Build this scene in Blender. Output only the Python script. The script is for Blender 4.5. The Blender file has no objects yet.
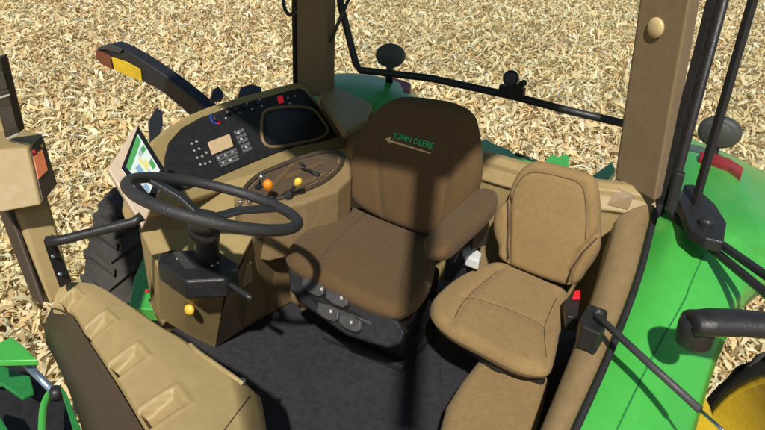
import bpy, bmesh, math, random
import numpy as np
from mathutils import Vector, Matrix
from mathutils.bvhtree import BVHTree
random.seed(4)
S = bpy.context.scene
COL = S.collection
V = Vector

# ------------------------------------------------------------------ camera
CAM = V((0, 0, 2.05))
YV = V((418, 346, 700)).normalized()
XV = V((1543, -448, -700)); XV = (XV - YV * XV.dot(YV)).normalized()
ZV = V((70, 1335, -700)); ZV -= YV * ZV.dot(YV); ZV -= XV * ZV.dot(XV); ZV.normalize()
CR = V((XV[0], YV[0], ZV[0])); CU = V((XV[1], YV[1], ZV[1])); CF = V((XV[2], YV[2], ZV[2]))
cd = bpy.data.cameras.new('camera'); co = bpy.data.objects.new('camera', cd); COL.objects.link(co)
co.matrix_world = Matrix(((CR[0], CU[0], -CF[0], CAM[0]), (CR[1], CU[1], -CF[1], CAM[1]), (CR[2], CU[2], -CF[2], CAM[2]), (0, 0, 0, 1)))
cd.sensor_width = 36; cd.lens = 36 * 700 / 765; cd.clip_end = 3000; cd.clip_start = .02
S.camera = co

def ray(u, v):
    return CF + CR * ((u - 382.5) / 700) + CU * ((215 - v) / 700)
def at(u, v, z=None, x=None, y=None):
    """a survey point of the photograph turned into cab metres on a level / a wall"""
    d = ray(u, v)
    t = (z - CAM.z) / d.z if z is not None else (x / d.x if x is not None else y / d.y)
    return CAM + d * t
class Plane:
    def __init__(s, a, b, c, flip=False):
        s.p = V(a); s.n = (V(b) - s.p).cross(V(c) - s.p).normalized()
        if s.n.dot(CAM - s.p) < 0: s.n = -s.n
        if flip: s.n = -s.n
    def at(s, u, v, off=0):
        d = ray(u, v); t = (s.p + s.n * off - CAM).dot(s.n) / d.dot(s.n)
        return CAM + d * t
    def poly(s, pts, off=0): return [s.at(u, v, off) for u, v in pts]

# ------------------------------------------------------------------ materials
def mat(name, col, rough=.5, metal=0, bump=0, bscale=60, var=0, vscale=3, coat=0, kind=None, spec=.5, emit=None):
    m = bpy.data.materials.new(name); m.use_nodes = True
    nt = m.node_tree; N = nt.nodes; L = nt.links; b = N['Principled BSDF']
    b.inputs['Base Color'].default_value = (*col, 1); b.inputs['Roughness'].default_value = rough
    b.inputs['Metallic'].default_value = metal; b.inputs['Coat Weight'].default_value = coat
    b.inputs['Specular IOR Level'].default_value = spec
    tc = N.new('ShaderNodeTexCoord')
    def noise(sc, det=3):
        n = N.new('ShaderNodeTexNoise'); n.inputs['Scale'].default_value = sc; n.inputs['Detail'].default_value = det
        L.new(tc.outputs['Object'], n.inputs['Vector']); return n
    if var:
        n1 = noise(vscale, 5); n2 = noise(vscale * 9, 4)
        ad = N.new('ShaderNodeMath'); ad.operation = 'ADD'; L.new(n1.outputs[0], ad.inputs[0]); L.new(n2.outputs[0], ad.inputs[1])
        mr = N.new('ShaderNodeMapRange'); mr.inputs[1].default_value = .7; mr.inputs[2].default_value = 1.3
        mr.inputs[3].default_value = 1 - var; mr.inputs[4].default_value = 1 + var
        L.new(ad.outputs[0], mr.inputs[0])
        mx = N.new('ShaderNodeMix'); mx.data_type = 'RGBA'; mx.blend_type = 'MULTIPLY'; mx.inputs[0].default_value = 1
        mx.inputs[6].default_value = (*col, 1); L.new(mr.outputs[0], mx.inputs[7]); L.new(mx.outputs[2], b.inputs['Base Color'])
        rr = N.new('ShaderNodeMapRange'); rr.inputs[1].default_value = .3; rr.inputs[2].default_value = .7
        rr.inputs[3].default_value = rough * .82; rr.inputs[4].default_value = min(1, rough * 1.2)
        L.new(n2.outputs[0], rr.inputs[0]); L.new(rr.outputs[0], b.inputs['Roughness'])
    h = None
    if kind == 'fabric':
        # woven cloth: two crossed fine waves plus fuzz
        a1 = noise(520, 2); v1_ = N.new('ShaderNodeTexVoronoi'); v1_.inputs['Scale'].default_value = 330; L.new(tc.outputs['Object'], v1_.inputs['Vector'])
        a2 = N.new('ShaderNodeMath'); a2.operation = 'ADD'; L.new(a1.outputs[0], a2.inputs[0]); L.new(v1_.outputs['Distance'], a2.inputs[1])
        h = a2
        src = b.inputs['Base Color'].links[0].from_socket
        mr = N.new('ShaderNodeMapRange'); mr.inputs[1].default_value = .5; mr.inputs[2].default_value = 1.3
        mr.inputs[3].default_value = .84; mr.inputs[4].default_value = 1.16; L.new(a2.outputs[0], mr.inputs[0])
        mx = N.new('ShaderNodeMix'); mx.data_type = 'RGBA'; mx.blend_type = 'MULTIPLY'; mx.inputs[0].default_value = 1
        L.new(src, mx.inputs[6]); L.new(mr.outputs[0], mx.inputs[7]); L.new(mx.outputs[2], b.inputs['Base Color'])
        b.inputs['Sheen Weight'].default_value = .06; b.inputs['Sheen Roughness'].default_value = .5
        wr = noise(7, 3); bp0 = N.new('ShaderNodeBump'); bp0.inputs['Strength'].default_value = .12; bp0.inputs['Distance'].default_value = .03
        L.new(wr.outputs[0], bp0.inputs['Height'])
        bp = N.new('ShaderNodeBump'); bp.inputs['Strength'].default_value = bump; bp.inputs['Distance'].default_value = .002
        L.new(h.outputs[0], bp.inputs['Height']); L.new(bp0.outputs[0], bp.inputs['Normal']); L.new(bp.outputs[0], b.inputs['Normal'])
    elif bump:
        h = noise(bscale, 3)
        bp = N.new('ShaderNodeBump'); bp.inputs['Strength'].default_value = bump; bp.inputs['Distance'].default_value = .003
        L.new(h.outputs[0], bp.inputs['Height']); L.new(bp.outputs[0], b.inputs['Normal'])
    if emit:
        b.inputs['Emission Color'].default_value = (*emit[:3], 1); b.inputs['Emission Strength'].default_value = emit[3]
    return m

M = {}
M['tan'] = mat('tan_plastic', (.335, .248, .110), .5, bump=.14, bscale=320, var=.07, spec=.4)
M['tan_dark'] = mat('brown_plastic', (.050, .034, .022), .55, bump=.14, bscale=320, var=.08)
M['lip'] = mat('dark_brown_lip', (.11, .068, .032), .5, bump=.3, bscale=200, var=.1)
M['switch'] = mat('grey_switches', (.052, .050, .048), .5, bump=.3, bscale=200, var=.1)
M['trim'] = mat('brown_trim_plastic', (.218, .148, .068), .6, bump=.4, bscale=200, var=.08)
M['lining'] = mat('pillar_lining', (.20, .137, .068), .8, bump=.3, bscale=240, var=.07, kind='fabric')
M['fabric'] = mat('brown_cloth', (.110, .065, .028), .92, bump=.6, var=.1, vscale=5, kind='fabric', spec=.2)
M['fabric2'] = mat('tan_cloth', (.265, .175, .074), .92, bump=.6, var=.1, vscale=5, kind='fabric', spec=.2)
M['fab_dark'] = mat('dark_brown_cloth', (.035, .021, .014), .92, bump=.9, var=.12, vscale=5, kind='fabric', spec=.2)
M['cord'] = mat('piping_cord', (.07, .045, .025), .8, bump=.3, var=.1)
M['black'] = mat('black_plastic', (.018, .018, .019), .42, bump=.35, bscale=200, var=.15)
M['black_matt'] = mat('matt_black', (.012, .012, .013), .7, bump=.4, bscale=150, var=.2)
M['grey'] = mat('charcoal_plastic', (.045, .045, .046), .5, bump=.35, bscale=200, var=.12)
M['rim'] = mat('wheel_grip', (.028, .028, .029), .55, bump=.6, bscale=170, var=.12)
M['green'] = mat('green_paint', (.06, .40, .062), .36, bump=.05, bscale=25, var=.05, vscale=2, coat=.35)
M['green2'] = mat('green_paint_dusty', (.02, .20, .045), .5, bump=.1, bscale=25, var=.14, vscale=5)
M['yellow'] = mat('yellow_paint', (.62, .42, .02), .4, bump=.1, bscale=30, var=.14, vscale=4, coat=.2)
M['rubber'] = mat('tyre_rubber', (.03, .028, .026), .85, bump=.9, bscale=45, var=.35, vscale=6)
M['dusty'] = mat('dusty_tyre_rubber', (.040, .035, .031), .9, bump=.9, bscale=45, var=.45, vscale=6)
M['mat'] = mat('floor_rubber', (.027, .027, .031), .7, bump=.6, bscale=140, var=.12, vscale=4)
M['steel'] = mat('bright_steel', (.55, .56, .58), .28, metal=1, var=.08)
M['bluesteel'] = mat('blue_grey_steel', (.25, .33, .42), .4, metal=.7, var=.15)
M['white'] = mat('white_plastic', (.62, .62, .60), .5, var=.08)
M['bezel'] = mat('pinkish_bezel', (.45, .35, .255), .5, bump=.2, var=.06)
M['cream'] = mat('cream_lens', (.55, .42, .21), .35, var=.05)
M['orange'] = mat('orange_knob', (.75, .24, .015), .35, coat=.4, var=.05)
M['yknob'] = mat('yellow_knob', (.78, .52, .06), .35, coat=.4, var=.05)
M['red'] = mat('red_plastic', (.55, .02, .02), .35, var=.05)
M['redlens'] = mat('red_lens', (.30, .014, .026), .45, coat=0, var=.1)
M['amber'] = mat('amber_lens', (.16, .045, .02), .25, coat=.5, var=.3, vscale=20)
M['icon2'] = mat('grey_print', (.40, .40, .38), .6)
M['icon'] = mat('white_print', (.60, .60, .58), .6)
M['key'] = mat('grey_keys', (.13, .13, .13), .5)
M['lcd'] = mat('amber_lcd', (.52, .38, .22), .3, emit=(.9, .6, .35, .12), var=.1, vscale=60)
M['redled'] = mat('red_display', (.5, .01, .02), .4, emit=(1, .02, .05, .25))
M['orgscreen'] = mat('orange_display', (.55, .17, .07), .4, emit=(1, .25, .1, .32), var=.25, vscale=70)
M['screen'] = mat('screen_black', (.01, .01, .012), .15)
for nm, c in (('s_green', (.04, .22, .06)), ('s_white', (.42, .48, .47)), ('s_grey', (.25, .30, .33)), ('s_yellow', (.45, .42, .16)), ('s_blue', (.14, .24, .34)), ('s_dark', (.03, .06, .06))):
    M[nm] = mat(nm + '_pixels', c, .3, emit=(*c, .35))
M['blue'] = mat('blue_print', (.03, .08, .4), .5)
M['thread_green'] = mat('green_thread', (.04, .55, .20), .8, bump=.5, bscale=400)
M['thread_tan'] = mat('tan_thread', (.70, .52, .26), .8, bump=.5, bscale=400)
# window glass
g = bpy.data.materials.new('tinted_glass'); g.use_nodes = True
nt = g.node_tree; nt.nodes.clear(); o_ = nt.nodes.new('ShaderNodeOutputMaterial'); tr = nt.nodes.new('ShaderNodeBsdfTransparent')
tr.inputs[0].default_value = (.985, .995, .985, 1); gl = nt.nodes.new('ShaderNodeBsdfGlossy'); gl.inputs['Roughness'].default_value = .06
df = nt.nodes.new('ShaderNodeBsdfDiffuse'); df.inputs[0].default_value = (.45, .55, .48, 1)
fr = nt.nodes.new('ShaderNodeValue'); fr.outputs[0].default_value = .035
m1 = nt.nodes.new('ShaderNodeMixShader'); m2 = nt.nodes.new('ShaderNodeMixShader'); m2.inputs[0].default_value = .03
nt.links.new(fr.outputs[0], m1.inputs[0]); nt.links.new(tr.outputs[0], m1.inputs[1]); nt.links.new(gl.outputs[0], m1.inputs[2])
nt.links.new(m1.outputs[0], m2.inputs[1]); nt.links.new(df.outputs[0], m2.inputs[2]); nt.links.new(m2.outputs[0], o_.inputs[0])
M['glass'] = g

# ------------------------------------------------------------------ helpers
ROOT = bpy.data.objects.new('tractor', None); COL.objects.link(ROOT); ROOT.location = (-1.1, 2.3, -1.9)
ROOT['label'] = 'green farm tractor with an open tan cab, two brown seats and black steering wheel'
ROOT['category'] = 'tractor'
RI = Matrix.Translation(V((1.1, -2.3, 1.9)))

def link(name, me, parent, m=None, smooth=True, label=None, bevel=0, seg=3, sub=0, flat=False):
    o = bpy.data.objects.new(name, me); COL.objects.link(o)
    if parent is ROOT: o.parent = ROOT; o.matrix_parent_inverse = RI
    elif parent is not None: o.parent = parent
    if m is not None: me.materials.append(M[m] if isinstance(m, str) else m)
    if label: o['label'] = label
    if smooth:
        for p in me.polygons: p.use_smooth = True
    if bevel:
        b = o.modifiers.new('b', 'BEVEL'); b.width = bevel; b.segments = seg; b.limit_method = 'ANGLE'; b.angle_limit = math.radians(28)
        b.harden_normals = False
        w = o.modifiers.new('w', 'WEIGHTED_NORMAL'); w.keep_sharp = True
    if sub:
        s_ = o.modifiers.new('s', 'SUBSURF'); s_.levels = sub; s_.render_levels = sub
    return o
def mesh(name, bm):
    bmesh.ops.recalc_face_normals(bm, faces=bm.faces)
    me = bpy.data.meshes.new(name); bm.to_mesh(me); bm.free(); return me
def make(name, build, parent, m, **k):
    bm = bmesh.new()
    for b in (build if isinstance(build, (list, tuple)) else [build]): b(bm)
    return link(name, mesh(name, bm), parent, m, **k)

def each(name, builds, parent, m, **k):
    return [make(name, b, parent, m, **k) for b in builds]

def spline(pts, n=8, closed=True):
    """Catmull-Rom resample"""
    out = []; N = len(pts)
    rng = range(N) if closed else range(N - 1)
    for i in rng:
        if closed: p0, p1, p2, p3 = pts[i - 1], pts[i], pts[(i + 1) % N], pts[(i + 2) % N]
        else: p0, p1, p2, p3 = pts[max(i - 1, 0)], pts[i], pts[i + 1], pts[min(i + 2, N - 1)]
        p0, p1, p2, p3 = map(V, (p0, p1, p2, p3))
        for k in range(n):
            t = k / n
            out.append(.5 * ((2 * p1) + (p2 - p0) * t + (2 * p0 - 5 * p1 + 4 * p2 - p3) * t * t + (3 * p1 - p0 - 3 * p2 + p3) * t ** 3))
    if not closed: out.append(V(pts[-1]))
    return out
def even(pts, n, closed=True):
    P = list(pts) + ([pts[0]] if closed else [])
    d = [0]
    for a, b in zip(P, P[1:]): d.append(d[-1] + (b - a).length)
    out = []; j = 0
    for i in range(n):
        s = d[-1] * i / (n if closed else n - 1)
        while j < len(d) - 2 and d[j + 1] < s: j += 1
        out.append(P[j].lerp(P[j + 1], (s - d[j]) / max(d[j + 1] - d[j], 1e-9)))
    return out
def prism(pts, vec):
    """solid from a polygon of points pushed along vec"""
    def f(bm):
        vec_ = V(vec); a = [bm.verts.new(p) for p in pts]; b = [bm.verts.new(V(p) + vec_) for p in pts]
        n = len(a); bm.faces.new(a); bm.faces.new(b[::-1])
        for i in range(n): bm.faces.new((a[i], b[i], b[(i + 1) % n], a[(i + 1) % n]))
    return f
def loft(rings, closed=True, caps=True):
    def f(bm):
        R = [[bm.verts.new(p) for p in r] for r in rings]; n = len(R[0])
        for a, b in zip(R, R[1:]):
            for i in range(n if closed else n - 1): bm.faces.new((a[i], a[(i + 1) % n], b[(i + 1) % n], b[i]))
        if caps and closed: bm.faces.new(R[0][::-1]); bm.faces.new(R[-1])
    return f
def box(c, sx, sy, sz, ax=(1, 0, 0), az=(0, 0, 1)):
    ax = V(ax).normalized(); az = V(az); az = (az - ax * az.dot(ax)).normalized(); ay = az.cross(ax); c = V(c)
    def f(bm):
        vs = [bm.verts.new(c + ax * (sx / 2 * i) + ay * (sy / 2 * j) + az * (sz / 2 * k)) for i in (-1, 1) for j in (-1, 1) for k in (-1, 1)]
        for q in ((0, 1, 3, 2), (4, 6, 7, 5), (0, 4, 5, 1), (2, 3, 7, 6), (0, 2, 6, 4), (1, 5, 7, 3)): bm.faces.new([vs[i] for i in q])
    return f
def frames(pts, up=V((0, 0, 1)), closed=False):
    out = []; N = len(pts)
    for i in range(N):
        if closed: t = pts[(i + 1) % N] - pts[i - 1]
        else: t = pts[min(i + 1, N - 1)] - pts[max(i - 1, 0)]
        t.normalize(); u = (V(up) - t * V(up).dot(t))
        if u.length < 1e-3: u = V((1, 0, 0)) - t * t.x
        u.normalize(); out.append((t, u, t.cross(u)))
    return out
def tube(pts, r, n=12, closed=False, up=(0, 0, 1), sq=1, caps=True):
    """swept round (or squashed by sq) rod; r may be a list"""
    pts = [V(p) for p in pts]
    def f(bm):
        fr_ = frames(pts, V(up), closed); R = []
        for i, (p, (t, u, w)) in enumerate(zip(pts, fr_)):
            rr = r[i] if isinstance(r, (list, tuple)) else r
            R.append([bm.verts.new(p + u * math.cos(a) * rr * sq + w * math.sin(a) * rr) for a in [2 * math.pi * k / n for k in range(n)]])
        m_ = len(R)
        for i in range(m_ if closed else m_ - 1):
            a, b = R[i], R[(i + 1) % m_]
            for k in range(n): bm.faces.new((a[k], a[(k + 1) % n], b[(k + 1) % n], b[k]))
        if not closed and caps: bm.faces.new(R[0][::-1]); bm.faces.new(R[-1])
    return f
def bar(pts, w, h, up=(0, 0, 1)):
    pts = [V(p) for p in pts]
    def f(bm):
        R = []
        for p, (t, u, s) in zip(pts, frames(pts, V(up))):
            R.append([bm.verts.new(p + u * (h / 2 * a) + s * (w / 2 * b)) for a, b in ((1, 1), (1, -1), (-1, -1), (-1, 1))])
        for a, b in zip(R, R[1:]):
            for k in range(4): bm.faces.new((a[k], a[(k + 1) % 4], b[(k + 1) % 4], b[k]))
        bm.faces.new(R[0][::-1]); bm.faces.new(R[-1])
    return f
def lathe(c, axis, prof, n=32):
    """prof: (radius, height) along axis"""
    axis = V(axis).normalized(); a0 = V((1, 0, 0)) if abs(axis.x) < .8 else V((0, 1, 0))
    e1 = (a0 - axis * a0.dot(axis)).normalized(); e2 = axis.cross(e1); c = V(c)
    def f(bm):
        R = []
        for r, h in prof:
            if r < 1e-6: R.append([bm.verts.new(c + axis * h)])
            else: R.append([bm.verts.new(c + axis * h + (e1 * math.cos(2 * math.pi * k / n) + e2 * math.sin(2 * math.pi * k / n)) * r) for k in range(n)])
        for a, b in zip(R, R[1:]):
            if len(a) == 1 and len(b) == 1: continue
            for k in range(n):
                k2 = (k + 1) % n
                if len(a) == 1: bm.faces.new((a[0], b[k], b[k2]))
                elif len(b) == 1: bm.faces.new((a[k], a[k2], b[0]))
                else: bm.faces.new((a[k], a[k2], b[k2], b[k]))
        if len(R[0]) > 1: bm.faces.new(R[0][::-1])
        if len(R[-1]) > 1: bm.faces.new(R[-1])
    return f
def pad(outline, n, th, r, crown=0, grooves=(), extra=None, N=112, back_in=.12, sink=None):
    """upholstered pad: outline in its front plane, rounded edge radius r, belly crown, stitched grooves"""
    out = even(spline(outline, 10), N); n = V(n).normalized()
    c = sum(out, V((0, 0, 0))) / len(out); R0 = sum((p - c).length for p in out) / len(out)
    rings = []                         # (shrink, height)
    rings += [(.55, -th), (back_in + r / R0, -th), (back_in, -th * .93), (back_in * .35, -th * .72), (0, -th * .45)]
    for k in range(0, 7):
        a = k / 6 * math.pi / 2
        rings.append((r / R0 * (1 - math.cos(a)), -r + r * math.sin(a)))
    s0 = r / R0
    inner = [s0 + (1 - s0) * (k / 22) for k in range(1, 22)]
    def height(p, s):
        h = crown * (1 - (1 - (s - s0) / (1 - s0)) ** 2) if s > s0 else 0
        for line, dep, wid in grooves:
            dm = 9
            for a, b in zip(line, line[1:]):
                ab = b - a; t = max(0, min(1, (p - a).dot(ab) / ab.length_squared)); dm = min(dm, (p - a - ab * t).length)
            h -= dep * math.exp(-(dm / wid) ** 2)
        if extra: h += extra(p)
        return h
    def f(bm):
        R = []
        for s, h in rings + [(s, 0) for s in inner]:
            ring = []
            for p in out:
                q = p.lerp(c, s); ring.append(bm.verts.new(q + n * (h + (height(q, s) if h > -r * .5 else 0))))
            R.append(ring)
        cen = bm.verts.new(c + n * height(c, 1)); cb = bm.verts.new(c - n * th)
        for a, b in zip(R, R[1:]):
            for k in range(N): bm.faces.new((a[k], a[(k + 1) % N], b[(k + 1) % N], b[k]))
        for k in range(N):
            bm.faces.new((R[-1][k], R[-1][(k + 1) % N], cen)); bm.faces.new((R[0][(k + 1) % N], R[0][k], cb))
    return f
def turned(f, c, ang):
    def g_(bm):
        f(bm); bmesh.ops.rotate(bm, verts=bm.verts, cent=c, matrix=Matrix.Rotation(ang, 3, 'Z'))
    return g_
def disc(c, n, r, h, k=20): return lathe(c, n, [(r, 0), (r, h), (r * .8, h * 1.15), (0, h * 1.15)], k)

# ------------------------------------------------------------------ cab floor and shell
floor = make('cab_floor', prism([V((-2.05, 1.35, 0)), V((-.24, 1.35, 0)), V((-.22, 3.0, 0)), V((-2.05, 3.2, 0))], (0, 0, -.06)), ROOT, 'mat', smooth=False, bevel=.008)
make('floor_mat', prism([at(285, 312, .004), at(325, 300, .004), at(440, 345, .004), at(445, 470, .004), at(210, 470, .004), at(262, 380, .004)], (0, 0, .012)), floor, 'mat', smooth=False, bevel=.006)
make('chassis', [box((-1.1, 1.9, -.75), .7, 3.6, .8), box((-1.1, 3.0, -.85), 2.4, .45, .45), box((-1.15, 2.2, -.2), 1.7, 1.6, .25)], ROOT, 'black_matt', smooth=False, bevel=.03)

# dash cowl in front of the floor
cz = .52
ridge = [(40, 300), (71, 289), (102, 291), (139, 311), (170, 331), (193, 343), (211, 356), (245, 377), (253, 392), (262, 460)]
front = [(38, 302), (52, 306), (71, 312), (85, 334), (112, 375), (128, 401), (143, 426), (170, 470)]
top_r = [at(u, v, cz) for u, v in ridge]; top_f = [at(u, v, cz) for u, v in front]
cp = Plane(at(100, 330, cz), at(245, 377, cz), at(143, 426, cz))
notch_px = [((99, 331), 11, 5.5), ((128, 366), 13, 7), ((163, 413), 17, 9.5), ((72, 305), 7, 3.5)]
# cowl top as a fine grid with pressed recesses
def cowl_top(bm):
    A = even(spline(top_f[1:], 8, False), 150, False); B = even(spline(top_r[1:], 8, False), 150, False)
    hol = []
    for (u, v), w, h in notch_px:
        c = at(u, v, cz); e1 = (at(u + 10, v - 4.2, cz) - c).normalized(); e2 = (at(u + 6, v + 9, cz) - c).normalized()
        hol.append((c, e1, e2, (at(u + w, v - w * .42, cz) - c).length, (at(u + h * .55, v + h * .83, cz) - c).length))
    K = 110; G = []
    for i in range(150):
        row = []
        for j in range(K + 1):
            t = j / K; p = A[i].lerp(B[i], t)
            z = .045 * math.sin(min(t * 1.6, 1) * math.pi / 2) - .075 * max(0, (t - .80) / .20) ** 1.8
            z -= .03 * max(0, 1 - t / .05) ** 2
            for c, e1, e2, lx, ly in hol:
                d = p - c; a = d.dot(e1) / lx; b = (d - e1 * d.dot(e1)).dot(e2) / ly
                q = max(abs(a), abs(b)); k = max(0, min(1, (1.15 - q) / .38)); k = k * k * (3 - 2 * k)
                z -= .036 * k * (1 - .35 * a)
                q2 = max(0, 1 - abs(q - 1.3) / .3); z += .004 * q2
            row.append(bm.verts.new(p + V((0, 0, z))))
        G.append(row)
    for a, b in zip(G, G[1:]):
        for j in range(K): bm.faces.new((a[j], a[j + 1], b[j + 1], b[j]))
    # rear side down
    low = [bm.verts.new(r[-1].co + V((.0, .035, -.50))) for r in G]
    mid = [bm.verts.new(r[-1].co + V((.012, .03, -.05))) for r in G]
    for i in range(149):
        bm.faces.new((G[i][-1], mid[i], mid[i + 1], G[i + 1][-1])); bm.faces.new((mid[i], low[i], low[i + 1], mid[i + 1]))
cowl = make('dash_cowl', cowl_top, ROOT, 'tan', label='tan moulded dash cowl with a row of recessed notches')
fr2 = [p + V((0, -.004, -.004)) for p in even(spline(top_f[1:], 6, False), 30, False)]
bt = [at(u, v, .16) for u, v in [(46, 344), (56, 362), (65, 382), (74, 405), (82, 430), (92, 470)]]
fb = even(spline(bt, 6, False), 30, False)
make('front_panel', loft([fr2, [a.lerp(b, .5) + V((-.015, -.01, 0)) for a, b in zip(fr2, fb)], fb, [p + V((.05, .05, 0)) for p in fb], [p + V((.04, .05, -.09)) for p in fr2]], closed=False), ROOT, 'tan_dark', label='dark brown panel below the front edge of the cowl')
bpy.context.view_layer.update(); cwt = None
def surf(o):
    dg = bpy.context.evaluated_depsgraph_get(); oe = o.evaluated_get(dg); me = oe.to_mesh()
    t = BVHTree.FromPolygons([v.co.copy() for v in me.vertices], [list(p.vertices) for p in me.polygons]); oe.to_mesh_clear(); return t
cwt = surf(cowl)
def on_cowl(u, v):
    h = cwt.ray_cast(CAM, ray(u, v).normalized(), 9); return h[0] if h[0] else at(u, v, cz + .04)
make('cowl_trim', tube([on_cowl(p.x, p.y) for p in spline([V((u, v, 0)) for u, v in [(190, 345), (199, 353), (216, 365), (237, 380), (242, 385)]], 5, False)], .009), cowl, 'tan')
make('clip', lathe(on_cowl(242, 383), (0, 0, 1), [(.012, 0), (.012, .012), (.006, .016), (0, .016)], 12), cowl, 'steel')
make('seam', tube([on_cowl(250 - 30 * k / 12, 396 + 40 * k / 12) for k in range(13)], .0022, 6), cowl, 'tan_dark')

# front right pillar with its corner display
pb = at(56, 298, .5); pt = V((pb.x - .06, pb.y - .03, 2.12))
def pil(p, q, outline_b, outline_t):
    return loft([[p + V(o) for o in outline_b], [q + V(o) for o in outline_t]])
pl0 = [at(34, 302, .5), at(58, 300, .5), at(76, 288, .5)]
fp = make('front_pillar', loft([[at(40, 302, .42), at(50, 305, .42), at(74, 293, .42), at(66, 272, .42)],
                                [at(5, 213, .75), at(20, 215, .75), at(51, 208, .75), at(44, 196, .75)],
                                [at(-24, 130, 1.0), at(2, 122, 1.0), at(24, 124, 1.0), at(16, 112, 1.0)],
                                [at(-90, -90, 2.1 - .45), at(-60, -100, 1.65), at(-40, -100, 1.65), at(-48, -110, 1.65)]]), ROOT, 'tan', smooth=False, bevel=.012)
make('pillar_trim', loft([[at(32, 300, .44), at(43, 307, .44), at(45, 300, .46), at(37, 294, .46)],
                          [at(-8, 196, .80), at(5, 202, .80), at(9, 197, .81), at(0, 190, .81)],
                          [at(-40, 90, 1.1), at(-31, 92, 1.1), at(-27, 89, 1.1), at(-35, 84, 1.1)]]), fp, 'tan_dark', smooth=False, bevel=.006)
# corner display housing
b0 = [at(-22, 150, 1.02), at(28, 147, 1.02), at(42, 133, 1.02), at(14, 129, 1.02), at(-24, 134, 1.02)]
b1 = [at(-10, 214, .84), at(41, 205, .84), at(57, 186, .84), at(30, 182, .84), at(-14, 190, .84)]
cdisp = make('corner_display', loft([b0, b1]), ROOT, 'tan', smooth=False, bevel=.007, label='tan corner display housing with an orange screen')
fpl = Plane(b0[1], b0[2], b1[1])
make('display_face', prism(fpl.poly([(29.5, 148.5), (41.5, 136), (56, 184.5), (42, 202)], .0), fpl.n * .006), cdisp, 'tan_dark', smooth=False, bevel=.003)
make('screen', prism(fpl.poly([(33, 157), (41.5, 149.5), (47, 170), (38, 179)], .006), fpl.n * .003), cdisp, 'orgscreen', smooth=False)
make('button', disc(fpl.at(33.5, 152, .006), fpl.n, .008, .006, 12), cdisp, 'red')
make('button', disc(fpl.at(41, 146, .006), fpl.n, .007, .006, 12), cdisp, 'yknob')
# handset on the pillar
hp = Plane(at(10, 100, 1.25), at(18, 135, 1.08), at(-8, 100, 1.22))
hs = make('radio_handset', prism(hp.poly([(-14, 62), (0, 58), (19, 133), (5, 139)]), hp.n * -.03), ROOT, 'black', smooth=False, bevel=.006)
make('keypad', [prism(hp.poly([(-3, 92), (9, 89), (9.6, 91.5), (-2, 94)], .0), hp.n * .003), prism(hp.poly([(0, 108), (12, 105), (17, 126), (6, 131)], 0), hp.n * .002), prism(hp.poly([(-8, 74), (3, 70), (8, 87), (-4, 90)], 0), hp.n * .002)], hs, 'grey', smooth=False)
each('edge_strip', [prism(hp.poly([(-2, 97), (10, 93.5), (10.4, 95), (-1.4, 98.5)], .002), hp.n * .003), prism(hp.poly([(6.5, 137.8), (18.5, 132.6), (18.9, 134), (7, 139)], .001), hp.n * .003)], hs, 'white', smooth=False)
# black bracket and grab bar
bk = make('bar_bracket', prism([at(44, 244, .78), at(54, 238, .78), at(72, 282, .6), at(60, 289, .6)], (-.03, .02, 0)), ROOT, 'black', smooth=False, bevel=.005)
each('bolt', [disc(at(53, 256, .735), (.8, -.3, .5), .007, .005, 8), disc(at(60, 274, .66), (.8, -.3, .5), .007, .005, 8)], bk, 'steel')
make('grab_bar', tube([at(46, 241, .80), at(62, 240, .80), at(90, 233, .83), at(134, 222, .86), at(142, 216, .88)], .017, 12), ROOT, 'black')

# ------------------------------------------------------------------ right side console
A_ = at(160, 135, .93); B_ = at(300, 85, .87); C_ = at(257, 161, .70)
PP = Plane(A_, B_, C_)
rimpx = [(146, 151), (155, 138), (168, 127), (188, 115), (210, 106), (230, 99.5), (250, 94), (274, 87.5), (295, 82), (302, 82), (308, 87), (319, 103), (333, 121), (347, 139), (344, 147),
         (330, 150), (298, 158), (275, 168), (256, 177), (230, 188), (205, 196), (178, 205), (155, 209), (140, 214), (135, 200), (139, 170)]
console = make('side_console', prism(PP.poly(rimpx), -PP.n * .11), ROOT, 'tan', smooth=False, bevel=.014, seg=4, label='tan side console right of the driver seat with a black instrument panel')
ppx = [(163, 176), (164, 158), (168, 143), (181, 128.5), (200, 118), (225, 109), (248, 102), (271, 96), (290, 90.5), (299, 88.5), (304, 91), (315, 104), (327, 121), (337, 137), (322, 141.5), (296, 146.5), (276, 153), (256, 161), (232, 171), (205, 182.5), (188, 189), (172, 194)]
ipanel = make('instrument_panel', prism(PP.poly(ppx, .001), PP.n * .006), console, 'black_matt', smooth=False, bevel=.003)
make('screen', prism(PP.poly([(207.4, 142.5), (229, 134), (233, 146.5), (212, 155)], .007), PP.n * .004), console, 'lcd', smooth=False, bevel=.0015, label='small amber information screen')
def grid_keys(q, nx, ny, gap, off, h):
    a, b, c, d = [V((*p, 0)) for p in q]; fs = []
    for i in range(nx):
        for j in range(ny):
            def pt_(s, t): p = a.lerp(b, s).lerp(d.lerp(c, s), t); return (p.x, p.y)
            s0, s1 = (i + gap) / nx, (i + 1 - gap) / nx; t0, t1 = (j + gap) / ny, (j + 1 - gap) / ny
            fs.append(prism(PP.poly([pt_(s0, t0), pt_(s1, t0), pt_(s1, t1), pt_(s0, t1)], off), PP.n * h))
    return fs
each('key', grid_keys([(215, 156), (236, 147.5), (239.5, 160), (221, 168)], 5, 4, .12, .007, .004), console, 'key', smooth=False)
each('key', grid_keys([(233, 131.5), (243, 127.5), (252.5, 150), (243.5, 154)], 3, 5, .14, .007, .004), console, 'key', smooth=False)
kd = [(191.5, 144), (194, 151), (197, 158), (200, 165), (196.5, 142), (199, 149), (202, 156.5), (205, 164), (206, 153), (210, 162)]
each('key', [disc(PP.at(u, v, .007), PP.n, .008, .004, 10) for u, v in kd], console, 'key')
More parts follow.
